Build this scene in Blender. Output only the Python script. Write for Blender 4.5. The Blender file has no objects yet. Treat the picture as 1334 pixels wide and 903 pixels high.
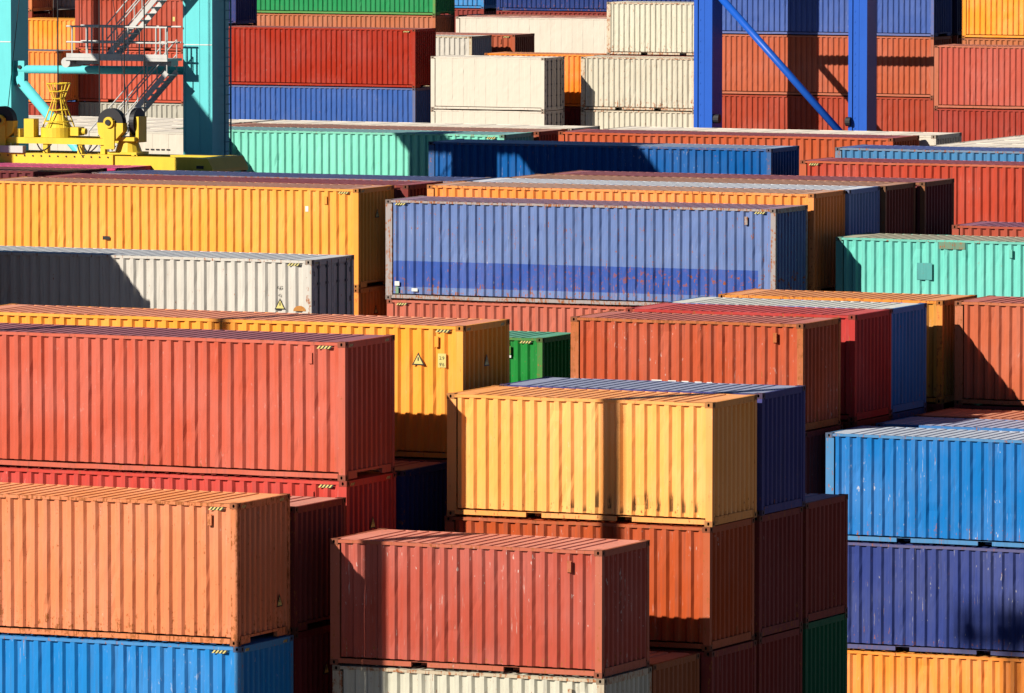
import bpy, math, random
from mathutils import Vector, Matrix

# ------------------------------------------------------------------ camera, sky, sun, exposure
scene = bpy.context.scene
COL = scene.collection
cam_data = bpy.data.cameras.new('camera')
cam = bpy.data.objects.new('camera', cam_data); COL.objects.link(cam)
cam_data.sensor_fit = 'HORIZONTAL'; cam_data.sensor_width = 36.0
cam_data.lens = 268.42
cam_data.clip_start = 1.0; cam_data.clip_end = 6000.0
YAW, PITCH, ROLL = 0.422316212, 0.0714346073, 0.000814921
fw = Vector((-math.sin(YAW), math.cos(YAW), 0)); rt = Vector((math.cos(YAW), math.sin(YAW), 0)); up = Vector((0, 0, 1))
f2 = fw * math.cos(PITCH) - up * math.sin(PITCH); u2 = fw * math.sin(PITCH) + up * math.cos(PITCH)
r3 = rt * math.cos(ROLL) + u2 * math.sin(ROLL); u3 = -rt * math.sin(ROLL) + u2 * math.cos(ROLL)
cam.matrix_world = Matrix(((r3.x, u3.x, -f2.x, 0), (r3.y, u3.y, -f2.y, 0), (r3.z, u3.z, -f2.z, 22.80037), (0, 0, 0, 1)))
scene.camera = cam

LIGHT = Vector((0.53, 1.0, -0.615)).normalized()          # direction the sunlight travels
world = bpy.data.worlds.new('World'); scene.world = world; world.use_nodes = True
wn = world.node_tree.nodes; wl = world.node_tree.links
sky = wn.new('ShaderNodeTexSky'); sky.sky_type = 'NISHITA'; sky.sun_disc = False
sky.sun_elevation = math.asin(-LIGHT.z); sky.sun_rotation = math.atan2(-LIGHT.x, -LIGHT.y)
sky.air_density = 0.36; sky.dust_density = 0.0; sky.ozone_density = 2.0
wl.new(sky.outputs[0], wn['Background'].inputs[0]); wn['Background'].inputs[1].default_value = 0.05
sun_data = bpy.data.lights.new('sun', 'SUN'); sun_data.energy = 5.0; sun_data.angle = math.radians(0.5)
sun_data.color = (1.0, 0.92, 0.80)
sun = bpy.data.objects.new('sun', sun_data); COL.objects.link(sun)
sun.rotation_euler = LIGHT.to_track_quat('-Z', 'Y').to_euler(); sun.location = (0, 0, 60)
vs = scene.view_settings
vs.view_transform = 'Standard'; vs.look = 'None'; vs.exposure = 0.95; vs.gamma = 1.0; vs.use_curve_mapping = False

R = random.Random(7)

# ------------------------------------------------------------------ materials
def new_mat(name):
    m = bpy.data.materials.new(name); m.use_nodes = True
    return m, m.node_tree.nodes, m.node_tree.links, m.node_tree.nodes['Principled BSDF']

def mathn(N, K, op, a, b=None, clamp=False):
    n = N.new('ShaderNodeMath'); n.operation = op; n.use_clamp = clamp
    for i, v in enumerate((a, b)):
        if v is None: continue
        if isinstance(v, (int, float)): n.inputs[i].default_value = v
        else: K.new(v, n.inputs[i])
    return n.outputs[0]

def ramp(N, K, fac, lo, hi):
    n = N.new('ShaderNodeMapRange'); n.clamp = True
    n.interpolation_type = 'SMOOTHSTEP'
    K.new(fac, n.inputs[0])
    for i, v in ((1, lo), (2, hi)):
        if isinstance(v, (int, float)): n.inputs[i].default_value = v
        else: K.new(v, n.inputs[i])
    n.inputs[3].default_value = 0; n.inputs[4].default_value = 1
    return n.outputs[0]

def mixc(N, K, fac, a, b):
    n = N.new('ShaderNodeMix'); n.data_type = 'RGBA'
    for i, v in ((0, fac), (6, a), (7, b)):
        if isinstance(v, (int, float)): n.inputs[i].default_value = v
        elif isinstance(v, tuple): n.inputs[i].default_value = (*v, 1)
        else: K.new(v, n.inputs[i])
    return n.outputs[2]

def noise(N, K, vec, scale, detail=3, rough=0.55):
    n = N.new('ShaderNodeTexNoise'); n.inputs['Scale'].default_value = scale
    n.inputs['Detail'].default_value = detail; n.inputs['Roughness'].default_value = rough
    K.new(vec, n.inputs['Vector']); return n.outputs[0]

def vscale(N, K, vec, s):
    n = N.new('ShaderNodeVectorMath'); n.operation = 'MULTIPLY'; n.inputs[1].default_value = s
    K.new(vec, n.inputs[0]); return n.outputs[0]

# one shared node group: weathered container paint
G = bpy.data.node_groups.new('container_paint', 'ShaderNodeTree')
for nm, t, d in (('Color', 'NodeSocketColor', (0.5, 0.1, 0.05, 1)), ('Fade', 'NodeSocketFloat', 0.15), ('Rust', 'NodeSocketFloat', 0.2),
                 ('Scratch', 'NodeSocketFloat', 0.2), ('Dirt', 'NodeSocketFloat', 0.3), ('Seed', 'NodeSocketFloat', 0.0), ('Low', 'NodeSocketFloat', 1.0)):
    s = G.interface.new_socket(nm, in_out='INPUT', socket_type=t); s.default_value = d
for nm, t in (('Color', 'NodeSocketColor'), ('Roughness', 'NodeSocketFloat'), ('Normal', 'NodeSocketVector')):
    G.interface.new_socket(nm, in_out='OUTPUT', socket_type=t)
N, K = G.nodes, G.links
gi = N.new('NodeGroupInput'); go = N.new('NodeGroupOutput')
tc = N.new('ShaderNodeTexCoord')
cx = N.new('ShaderNodeCombineXYZ'); K.new(gi.outputs['Seed'], cx.inputs[0]); K.new(gi.outputs['Seed'], cx.inputs[1])
va = N.new('ShaderNodeVectorMath'); va.operation = 'ADD'; K.new(tc.outputs['Object'], va.inputs[0]); K.new(cx.outputs[0], va.inputs[1])
V = va.outputs[0]
sep = N.new('ShaderNodeSeparateXYZ'); K.new(tc.outputs['Object'], sep.inputs[0])
big = noise(N, K, V, 0.55, 3)
streak = noise(N, K, vscale(N, K, V, (9, 9, 0.5)), 1.0, 4, 0.6)
fine = noise(N, K, V, 9.0, 5, 0.7)
spots = noise(N, K, vscale(N, K, V, (14, 14, 5)), 1.0, 3, 0.6)
vert = noise(N, K, vscale(N, K, V, (24, 24, 1.3)), 1.0, 3, 0.7)
patch = noise(N, K, V, 0.9, 4, 0.6)
runs = noise(N, K, vscale(N, K, V, (11, 11, 0.55)), 1.0, 5, 0.72)
# faded, chalky patches
fadef = mathn(N, K, 'MULTIPLY', ramp(N, K, mathn(N, K, 'ADD', mathn(N, K, 'MULTIPLY', big, 0.65), mathn(N, K, 'MULTIPLY', streak, 0.35)), 0.38, 0.66), gi.outputs['Fade'])
hs = N.new('ShaderNodeHueSaturation'); K.new(gi.outputs['Color'], hs.inputs['Color']); hs.inputs['Saturation'].default_value = 0.85; hs.inputs['Value'].default_value = 1.18
c = mixc(N, K, fadef, gi.outputs['Color'], hs.outputs[0])
# dirt streaks running down
dirtf = mathn(N, K, 'MULTIPLY', ramp(N, K, streak, 0.50, 0.74), gi.outputs['Dirt'])
hd = N.new('ShaderNodeHueSaturation'); K.new(gi.outputs['Color'], hd.inputs['Color']); hd.inputs['Saturation'].default_value = 0.9; hd.inputs['Value'].default_value = 0.52
c = mixc(N, K, dirtf, c, hd.outputs[0])
# light scrapes
scr = mathn(N, K, 'MULTIPLY', ramp(N, K, vert, 0.62, 0.69), ramp(N, K, patch, 0.49, 0.60))
scr2 = ramp(N, K, mathn(N, K, 'ADD', spots, mathn(N, K, 'MULTIPLY', big, 0.3)), 0.845, 0.875)
scr = mathn(N, K, 'MULTIPLY', mathn(N, K, 'MAXIMUM', scr, scr2), gi.outputs['Scratch'], True)
hl = N.new('ShaderNodeHueSaturation'); K.new(gi.outputs['Color'], hl.inputs['Color']); hl.inputs['Saturation'].default_value = 0.45; hl.inputs['Value'].default_value = 1.6
c = mixc(N, K, scr, c, mixc(N, K, 0.5, hl.outputs[0], (0.38, 0.35, 0.30)))
# rust, more towards the sills
lowz = mathn(N, K, 'MULTIPLY', ramp(N, K, sep.outputs[2], 0.9, 0.1), mathn(N, K, 'MULTIPLY', gi.outputs['Low'], 0.11))
rsum = mathn(N, K, 'ADD', mathn(N, K, 'ADD', fine, lowz), mathn(N, K, 'MULTIPLY', gi.outputs['Rust'], 0.22))
rf = ramp(N, K, mathn(N, K, 'ADD', mathn(N, K, 'MULTIPLY', rsum, 0.55), mathn(N, K, 'MULTIPLY', vert, 0.45)), 0.635, 0.70)
rcol = mixc(N, K, spots, (0.10, 0.028, 0.012), (0.34, 0.12, 0.04))
c = mixc(N, K, mathn(N, K, 'MULTIPLY', rf, ramp(N, K, gi.outputs['Rust'], 0.0, 0.12)), c, rcol)
runf = mathn(N, K, 'MULTIPLY', mathn(N, K, 'MULTIPLY', ramp(N, K, runs, 0.60, 0.72), ramp(N, K, patch, 0.46, 0.60)), mathn(N, K, 'MULTIPLY', gi.outputs['Rust'], 1.5), True)
c = mixc(N, K, mathn(N, K, 'MULTIPLY', runf, 0.75), c, (0.13, 0.045, 0.018))
K.new(c, go.inputs['Color'])
ro = mathn(N, K, 'ADD', mathn(N, K, 'MULTIPLY', rf, 0.3), mathn(N, K, 'ADD', mathn(N, K, 'MULTIPLY', streak, 0.25), 0.36), True)
K.new(ro, go.inputs['Roughness'])
bp = N.new('ShaderNodeBump'); bp.inputs['Strength'].default_value = 0.55; bp.inputs['Distance'].default_value = 0.03
dent = noise(N, K, vscale(N, K, V, (2.2, 2.2, 1.1)), 1.0, 2, 0.5)
K.new(mathn(N, K, 'ADD', dent, mathn(N, K, 'MULTIPLY', fine, 0.06)), bp.inputs['Height'])
K.new(bp.outputs[0], go.inputs['Normal'])

def paint(name, color, fade=0.35, rust=0.2, scratch=0.2, dirt=0.35, low=1.0, seed=None, band=None, scuff=None, lift=None, spec=0.05):
    m, N, K, b = new_mat(name)
    g = N.new('ShaderNodeGroup'); g.node_tree = G
    for k, v in (('Fade', fade), ('Rust', rust), ('Scratch', scratch), ('Dirt', dirt), ('Low', low), ('Seed', R.uniform(0, 60) if seed is None else seed)):
        g.inputs[k].default_value = v
    g.inputs['Dirt'].default_value = dirt * 1.35 + .06; g.inputs['Color'].default_value = (*color, 1)
    col = g.outputs['Color']
    if band or scuff or lift:
        tc = N.new('ShaderNodeTexCoord'); sp = N.new('ShaderNodeSeparateXYZ'); K.new(tc.outputs['Object'], sp.inputs[0])
    if band:                                              # a repainted band across the panel
        z0, z1, xm, bc = band
        f = mathn(N, K, 'MULTIPLY', ramp(N, K, sp.outputs[2], z0 - .004, z0 + .004), ramp(N, K, sp.outputs[2], z1 + .004, z1 - .004))
        f = mathn(N, K, 'MULTIPLY', f, ramp(N, K, sp.outputs[0], xm + .004, xm - .004))
        g.inputs['Color'].default_value = (*color, 1)
        mx = mixc(N, K, mathn(N, K, 'MULTIPLY', f, 0.72), color, bc)
        K.new(mx, g.inputs['Color'])
        # chips of rust in the band
        nz = noise(N, K, tc.outputs['Object'], 7.0, 4, 0.6)
        zb = mathn(N, K, 'MULTIPLY', ramp(N, K, sp.outputs[2], z0 + .12, z0 + .3), ramp(N, K, sp.outputs[2], z1, z1 - .25))
        col = mixc(N, K, mathn(N, K, 'MULTIPLY', ramp(N, K, nz, 0.55, 0.63), mathn(N, K, 'MULTIPLY', zb, ramp(N, K, sp.outputs[0], -4, 4))), col, (0.20, 0.06, 0.025))
    if scuff:                                             # dark scrapes on each rib
        z0, z1, x0, x1, pitch, off = scuff
        fr = mathn(N, K, 'FRACT', mathn(N, K, 'DIVIDE', mathn(N, K, 'ADD', sp.outputs[0], off), pitch))
        w = mathn(N, K, 'MULTIPLY', ramp(N, K, fr, 0.0, 0.04), ramp(N, K, fr, 0.30, 0.22))
        nz = noise(N, K, vscale(N, K, tc.outputs['Object'], (45, 45, 3)), 1.0, 4, 0.75)
        nl = noise(N, K, vscale(N, K, tc.outputs['Object'], (1.2, 1.2, 0.0)), 1.0, 2, 0.5)
        zt = mathn(N, K, 'MULTIPLY', mathn(N, K, 'ADD', nl, 0.12), z1)
        zf = mathn(N, K, 'MULTIPLY', ramp(N, K, sp.outputs[2], z0 - .02, z0 + .02), ramp(N, K, mathn(N, K, 'SUBTRACT', sp.outputs[2], zt), 0.06, -0.06))
        rib = mathn(N, K, 'FLOOR', mathn(N, K, 'DIVIDE', mathn(N, K, 'ADD', sp.outputs[0], off), pitch))
        wn_ = N.new('ShaderNodeTexWhiteNoise'); wn_.noise_dimensions = '1D'; K.new(rib, wn_.inputs['W'])
        zt = mathn(N, K, 'MULTIPLY', zt, mathn(N, K, 'ADD', mathn(N, K, 'MULTIPLY', wn_.outputs[0], .75), .55))
        zf = mathn(N, K, 'MULTIPLY', ramp(N, K, mathn(N, K, 'ADD', sp.outputs[2], mathn(N, K, 'MULTIPLY', wn_.outputs[0], -.12)), z0 - .02, z0 + .02), ramp(N, K, mathn(N, K, 'SUBTRACT', sp.outputs[2], zt), 0.10, -0.10))
        xf = mathn(N, K, 'MULTIPLY', ramp(N, K, sp.outputs[0], x0 - .05, x0 + .05), ramp(N, K, sp.outputs[0], x1 + .05, x1 - .05))
        f = mathn(N, K, 'MULTIPLY', mathn(N, K, 'MULTIPLY', w, zf), mathn(N, K, 'MULTIPLY', xf, ramp(N, K, nz, 0.36, 0.48)))
        col = mixc(N, K, mathn(N, K, 'MULTIPLY', f, 0.85), col, (0.05, 0.035, 0.018))
    K.new(col, b.inputs['Base Color']); K.new(g.outputs['Roughness'], b.inputs['Roughness']); K.new(g.outputs['Normal'], b.inputs['Normal'])
    b.inputs['Specular IOR Level'].default_value = spec * .5
    return m

def plain(name, color, rough=0.5, metal=0.0, spec=0.4, var=0.25):
    m, N, K, b = new_mat(name)
    tc = N.new('ShaderNodeTexCoord')
    n1 = noise(N, K, tc.outputs['Object'], 1.3, 4, 0.6); n2 = noise(N, K, vscale(N, K, tc.outputs['Object'], (5, 5, 0.8)), 1.0, 3, 0.6)
    f = mathn(N, K, 'MULTIPLY', ramp(N, K, mathn(N, K, 'MULTIPLY', mathn(N, K, 'ADD', n1, n2), 0.5), 0.40, 0.68), var)
    c = mixc(N, K, f, color, tuple(x * 0.45 for x in color))
    K.new(c, b.inputs['Base Color']); b.inputs['Roughness'].default_value = rough; b.inputs['Metallic'].default_value = metal
    b.inputs['Specular IOR Level'].default_value = spec * .5
    return m

# ------------------------------------------------------------------ mesh helpers
class MB:
    def __init__(s): s.v = []; s.f = []; s.m = []
    def quad(s, a, b, c, d, mi=0):
        i = len(s.v); s.v += [a, b, c, d]; s.f.append((i, i + 1, i + 2, i + 3)); s.m.append(mi)
    def poly(s, pts, mi=0):
        i = len(s.v); s.v += list(pts); s.f.append(tuple(range(i, i + len(pts)))); s.m.append(mi)
    def box(s, x0, x1, y0, y1, z0, z1, mi=0):
        i = len(s.v)
        s.v += [(x0, y0, z0), (x1, y0, z0), (x1, y1, z0), (x0, y1, z0), (x0, y0, z1), (x1, y0, z1), (x1, y1, z1), (x0, y1, z1)]
        for q in ((0, 3, 2, 1), (4, 5, 6, 7), (0, 1, 5, 4), (1, 2, 6, 5), (2, 3, 7, 6), (3, 0, 4, 7)):
            s.f.append(tuple(i + k for k in q)); s.m.append(mi)
        return s
    def tube(s, p0, p1, r, n=10, mi=0, r1=None, cap=True):
        p0, p1 = Vector(p0), Vector(p1); d = (p1 - p0).normalized(); r1 = r if r1 is None else r1
        a = d.orthogonal().normalized(); b = d.cross(a); i = len(s.v)
        for p, rr in ((p0, r), (p1, r1)):
            for k in range(n):
                t = 2 * math.pi * k / n; s.v.append(tuple(p + a * (rr * math.cos(t)) + b * (rr * math.sin(t))))
        for k in range(n):
            s.f.append((i + k, i + (k + 1) % n, i + n + (k + 1) % n, i + n + k)); s.m.append(mi)
        if cap:
            s.f.append(tuple(i + k for k in range(n))[::-1]); s.m.append(mi)
            s.f.append(tuple(i + n + k for k in range(n))); s.m.append(mi)
        return s
    def beam(s, p0, p1, w, h, mi=0):                      # box beam between two points, w sideways, h upward
        p0, p1 = Vector(p0), Vector(p1); d = (p1 - p0).normalized()
        side = d.cross(Vector((0, 0, 1)))
        side = side.normalized() if side.length > 1e-4 else Vector((1, 0, 0))
        u = side.cross(d).normalized(); i = len(s.v)
        for p in (p0, p1):
            for a, b in ((-1, -1), (1, -1), (1, 1), (-1, 1)): s.v.append(tuple(p + side * (a * w / 2) + u * (b * h / 2)))
        for q in ((0, 3, 2, 1), (4, 5, 6, 7), (0, 1, 5, 4), (1, 2, 6, 5), (2, 3, 7, 6), (3, 0, 4, 7)):
            s.f.append(tuple(i + k for k in q)); s.m.append(mi)
        return s
    def mesh(s, name, slots=1, smooth=False):
        me = bpy.data.meshes.new(name); me.from_pydata(s.v, [], s.f)
        for _ in range(slots): me.materials.append(None)
        if slots > 1: me.polygons.foreach_set('material_index', s.m)
        if smooth: me.polygons.foreach_set('use_smooth', [True] * len(me.polygons))
        me.update(); return me

def obj(name, me, mats, parent=None, loc=None, rot=None, scale=None):
    o = bpy.data.objects.new(name, me); COL.objects.link(o)
    if parent: o.parent = parent
    if loc: o.location = loc
    if rot: o.rotation_euler = rot
    if scale: o.scale = scale
    mats = mats if isinstance(mats, (list, tuple)) else [mats]
    for i, mm in enumerate(mats):
        o.material_slots[i].link = 'OBJECT'; o.material_slots[i].material = mm
    return o

def thing(name, label, cat, loc=(0, 0, 0), group=None):
    o = bpy.data.objects.new(name, None); COL.objects.link(o); o.location = loc; o.empty_display_size = 0.3
    o['label'] = label; o['category'] = cat
    if group: o['group'] = group
    return o

# ------------------------------------------------------------------ container meshes (shared)
W, HC, ST, L40, L20 = 2.438, 2.896, 2.591, 12.192, 6.058
CACHE = {}
def cached(key, fn):
    if key not in CACHE: CACHE[key] = fn()
    return CACHE[key]

def corrug(length, pitch, a, s, c):
    n = max(2, round((length - a) / pitch)); k = (length - a) / n / (a + 2 * s + c)
    a0, s0, c0 = a * k, s * k, c * k; x = 0.0; out = [(0.0, 0)]
    x = length - n * (a0 + 2 * s0 + c0); out.append((x, 0))
    for _ in range(n):
        out.append((x + s0, 1)); out.append((x + s0 + c0, 1)); out.append((x + 2 * s0 + c0, 0)); out.append((x + 2 * s0 + c0 + a0, 0))
        x += a0 + 2 * s0 + c0
    return out

def side_mesh(L, H, kind, var):
    def f():
        mb = MB(); rr = random.Random(var * 13 + int(L * 10))
        z0, z1 = 0.178, H - 0.078; xl, xr = -L / 2 + 0.25, L / 2 - 0.158
        if kind == 'flat':
            prof = [(p, d * 0.12) for p, d in corrug(xr - xl, 0.61, 0.30, 0.02, 0.27)]
        else:
            prof = corrug(xr - xl, 0.278, 0.086, 0.053, 0.086)
        dep = 0.056; nz = 11
        zs = [z0 + (z1 - z0) * k / nz for k in range(nz + 1)]
        ph = [rr.uniform(0, 6.28) for _ in range(4)]
        bow = lambda x, z: 0.006 * math.sin(x * .9 + ph[0]) * math.sin(z * 1.3 + ph[1]) + 0.004 * math.sin(x * 2.3 + ph[2]) * math.sin(z * 2.1 + ph[3]) if kind != 'flat' else 0.0
        edge = lambda k: 0.15 if k in (0, nz) else 1.0
        j = [[edge(k) * (rr.gauss(0, .0022) + bow(p[0], zs[k]) + .006) for k in range(nz + 1)] for p in prof]
        if kind != 'flat':
            prof = [(p + (rr.gauss(0, .0025) if 1 < q < len(prof) - 1 else 0), d) for q, (p, d) in enumerate(prof)]
            for _ in range(int(L * 2.6)):                 # knocks and dents
                a = rr.randrange(2, len(prof) - 2); k = min(nz - 1, 1 + int(rr.random() ** 2.0 * (nz - 1))); dd = rr.uniform(0.004, 0.02)
                for q in range(a, min(a + rr.choice((1, 2, 2, 4)), len(prof) - 2)): j[q][k] += dd
        for i in range(len(prof) - 1):
            for k in range(nz):
                (xa, da), (xb, db) = prof[i], prof[i + 1]
                y = lambda d, q: -W / 2 + 0.012 + d * dep + q
                mb.quad((xl + xa, y(da, j[i][k]), zs[k]), (xl + xb, y(db, j[i + 1][k]), zs[k]),
                        (xl + xb, y(db, j[i + 1][k + 1]), zs[k + 1]), (xl + xa, y(da, j[i][k + 1]), zs[k + 1]))
        return mb.mesh('side_panel')
    return cached(('side', L, H, kind, var), f)

def end_mesh(L, H):
    def f():
        mb = MB(); z0, z1 = 0.19, H - 0.14; yl, yr = -W / 2 + 0.11, W / 2 - 0.11
        prof = corrug(yr - yl, 0.235, 0.085, 0.035, 0.08)
        for (a, da), (b, db) in zip(prof, prof[1:]):
            xa, xb = L / 2 - 0.022 - da * 0.056, L / 2 - 0.022 - db * 0.056
            mb.quad((xa, yl + a, z0), (xb, yl + b, z0), (xb, yl + b, z1), (xa, yl + a, z1))
        return mb.mesh('end_panel')
    return cached(('end', L, H), f)

def roof_mesh(L, H, kind):
    def f():
        mb = MB(); y0, y1 = -W / 2 + 0.055, W / 2 - 0.055; zt = H - 0.014
        if kind == 'flat':
            xl, xr = -L / 2 + 0.12, L / 2 - 0.12; prof = [(p, d * 0.3) for p, d in corrug(xr - xl, 1.2, 0.6, 0.02, 0.56)]
        else:
            xl, xr = -L / 2 + 0.42, L / 2 - 0.42; prof = corrug(xr - xl, 0.270, 0.168, 0.026, 0.050)
            mb.quad((-L / 2 + .09, y0, zt), (xl, y0, zt), (xl, y1, zt), (-L / 2 + .09, y1, zt))
            mb.quad((xr, y0, zt), (L / 2 - .09, y0, zt), (L / 2 - .09, y1, zt), (xr, y1, zt))
        e = 0.02
        for (a, da), (b, db) in zip(prof, prof[1:]):
            za, zb = zt - da * 0.040, zt - db * 0.040
            mb.quad((xl + a, y0 + e, za), (xl + b, y0 + e, zb), (xl + b, y1 - e, zb), (xl + a, y1 - e, za))
            for ya, yb in ((y0, y0 + e), (y1, y1 - e)):
                mb.quad((xl + a, ya, zt - .002), (xl + b, ya, zt - .002), (xl + b, yb, zb), (xl + a, yb, za))
        return mb.mesh('roof_panel')
    return cached(('roof', L, H, kind), f)

def bent(x0, x1, y0, y1, z0, z1, seed, mb=None):            # a rail with slight kinks along its length
    mb = mb or MB(); rr = random.Random(seed); n = max(2, int((x1 - x0) / .55)); pts = []
    for k in range(n + 1):
        e = 0 if k in (0, n) else 1
        pts.append((x0 + (x1 - x0) * k / n, e * max(0, rr.gauss(.002, .004)), e * rr.gauss(0, .004)))
    for (xa, ya, za), (xb, yb, zb) in zip(pts, pts[1:]):
        mb.quad((xa, y0 + ya, z0 + za), (xb, y0 + yb, z0 + zb), (xb, y0 + yb, z1 + zb), (xa, y0 + ya, z1 + za))
        mb.quad((xa, y0 + ya, z1 + za), (xb, y0 + yb, z1 + zb), (xb, y1, z1 + zb), (xa, y1, z1 + za))
        mb.quad((xa, y0 + ya, z0 + za), (xa, y1, z0 + za), (xb, y1, z0 + zb), (xb, y0 + yb, z0 + zb))
        mb.quad((xa, y1, z0 + za), (xa, y1, z1 + za), (xb, y1, z1 + zb), (xb, y1, z0 + zb))
    for x in (x0, x1): mb.quad((x, y0, z0), (x, y1, z0), (x, y1, z1), (x, y0, z1))
    return mb

def rail_mesh(L, H):
    return cached(('trail', L), lambda: bent(-L / 2 + .17, L / 2 - .17, -W / 2 + .004, -W / 2 + .064, -.084, -.020, int(L * 10)).mesh('top_rail'))

def sill_mesh(L, fork):
    def f():
        mb = MB(); xs = [(-L / 2 + .172, L / 2 - .172)]
        if fork:
            xs = [(-L / 2 + .172, -1.21), (-.85, .85), (1.21, L / 2 - .172)]
        for a, b in xs: bent(a, b, -W / 2 + .016, -W / 2 + .075, .044, .142, int(a * 10), mb)
        if fork:
            for c in (-1.03, 1.03):
                mb.box(c - .18, c + .18, -W / 2 + .5, -W / 2 + .52, .02, .15)
                mb.box(c - .181, c + .181, -W / 2 + .022, -W / 2 + .5, .138, .1415)
        return mb.mesh('bottom_rail')
    return cached(('sill', L, fork), f)

def post_mesh(H, w):
    return cached(('post', H, w), lambda: MB().box(-w, -.005, .005, .115, .119, H - .119).mesh('corner_post'))

def header_mesh(L, H):
    return cached(('head', L, H), lambda: MB().box(L / 2 - .088, L / 2 - .008, -W / 2 + .166, W / 2 - .166, H - .142, H - .009).mesh('end_header'))

def esill_mesh(L, H):
    return cached(('esill', L, H), lambda: (MB().box(L / 2 - .088, L / 2 - .010, -W / 2 + .166, W / 2 - .166, .022, .186) if L < 7 else MB().box(L / 2 - .088, L / 2 - .010, -W / 2 + .166, -.62, .022, .186).box(L / 2 - .088, L / 2 - .010, .62, W / 2 - .166, .022, .186).box(L / 2 - .088, L / 2 - .010, -.619, .619, .135, .186)).mesh('end_sill'))

def floor_mesh(L):
    def f():
        mb = MB(); mb.box(-L / 2 + .12, L / 2 - .12, -W / 2 + .22, W / 2 - .22, .150, .172)
        n = int(L / 0.6)
        for k in range(n):
            x = -L / 2 + .5 + k * (L - 1) / (n - 1)
            if abs(abs(x) - 1.03) > .3 or L > 7: mb.box(x - .03, x + .03, -W / 2 + .22, W / 2 - .22, .035, .149)
        return mb.mesh('floor_frame')
    return cached(('floor', L), f)

def casting_mesh():
    def f():
        mb = MB(); a, b, c = .178, .162, .118               # extents back from the corner point (0,0,0), towards -x, +y, -z
        def face(o, ux, uy, nrm, w, h):
            o, ux, uy, nrm = map(Vector, (o, ux, uy, nrm)); ctr = o + ux * (w / 2) + uy * (h / 2)
            outer = [o, o + ux * (w / 2), o + ux * w, o + ux * w + uy * (h / 2), o + ux * w + uy * h, o + ux * (w / 2) + uy * h, o + uy * h, o + uy * (h / 2)]
            hw, hh = .026, .036
            inner = [ctr + ux * (hw * sx) + uy * (hh * sy) for sx, sy in ((-.75, -.8), (0, -1), (.75, -.8), (1, 0), (.75, .8), (0, 1), (-.75, .8), (-1, 0))]
            deep = [p - nrm * .09 for p in inner]
            for k in range(8):
                q = (k + 1) % 8
                mb.quad(*map(tuple, (outer[k], outer[q], inner[q], inner[k]))); mb.quad(*map(tuple, (inner[k], inner[q], deep[q], deep[k])), 1)
            mb.poly([tuple(p) for p in deep], 1)
        face((-a, 0, -c), (1, 0, 0), (0, 0, 1), (0, -1, 0), a, c)
        face((0, 0, -c), (0, 1, 0), (0, 0, 1), (1, 0, 0), b, c)
        mb.quad((-a, 0, 0), (0, 0, 0), (0, b, 0), (-a, b, 0)); mb.quad((-a, 0, -c), (-a, b, -c), (0, b, -c), (0, 0, -c))
        mb.quad((-a, b, -c), (-a, b, 0), (0, b, 0), (0, b, -c)); mb.quad((-a, 0, -c), (-a, 0, 0), (-a, b, 0), (-a, b, -c))
        return mb.mesh('corner_casting', 2)
    return cached('casting', f)

def stripe_mesh(n, w, h):
    def f():
        mb = MB(); s = w / (2 * n)
        for k in range(2 * n):
            x = k * s; mb.poly([(x, 0, 0), (x + s, 0, 0), (x + s + h * .9, 0, h), (x + h * .9, 0, h)], k % 2)
            mb.poly([(x, .003, 0), (x + s, .003, 0), (x + s + h * .9, .003, h), (x + h * .9, .003, h)], k % 2)
        return mb.mesh('hazard_stripe', 2)
    return cached(('stripe', n, w, h), f)

def tri_mesh(s):
    def f():
        mb = MB(); h = s * .92
        mb.poly([(-s / 2, 0, 0), (s / 2, 0, 0), (0, 0, h)], 1); mb.poly([(-s / 2, .004, 0), (s / 2, .004, 0), (0, .004, h)], 1)
        k = .72; z = h * .10
        mb.poly([(-s / 2 * k, -.002, z), (s / 2 * k, -.002, z), (0, -.002, z + h * k)], 0)
        mb.beam((-.0, -.003, h * .34), (.0, -.003, h * .62), .028, .002, 1)
        return mb.mesh('warning_triangle', 2)
    return cached(('tri', s), f)

VENT = lambda: cached('vent', lambda: MB().box(-.045, .045, -.034, .0, -.11, .11).box(-.052, .052, -.012, .0, -.12, .12).mesh('ventilator'))

HOLE_SHADE = plain('painted_hole_shade', (0.012, 0.011, 0.010), 0.8, var=0)  # near-black paint standing in for the shade inside the casting holes
YELLOWP = plain('sign_yellow', (0.42, 0.36, 0.12), 0.5)
BLACKP = plain('sign_black', (0.015, 0.015, 0.015), 0.5, var=0)
WHITEP = plain('label_white', (0.46, 0.46, 0.44), 0.5)
RUBBER = plain('door_gasket', (0.03, 0.03, 0.035), 0.7)
GALV = plain('galvanised_steel', (0.30, 0.30, 0.32), 0.45, 0.3)
MARKN = [0]

def text_mesh(name, body, size):
    cu = bpy.data.curves.new(name, 'FONT'); cu.body = body; cu.size = size; cu.align_x = 'CENTER'; cu.fill_mode = 'FRONT'
    cu.extrude = 0.001; cu.space_line = 0.9
    o = bpy.data.objects.new(name, cu); dg = bpy.context.evaluated_depsgraph_get()
    COL.objects.link(o); bpy.context.view_layer.update()
    me = bpy.data.meshes.new_from_object(o.evaluated_get(bpy.context.evaluated_depsgraph_get()))
    bpy.data.objects.remove(o); me.materials.clear(); me.materials.append(None)
    return me

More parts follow.
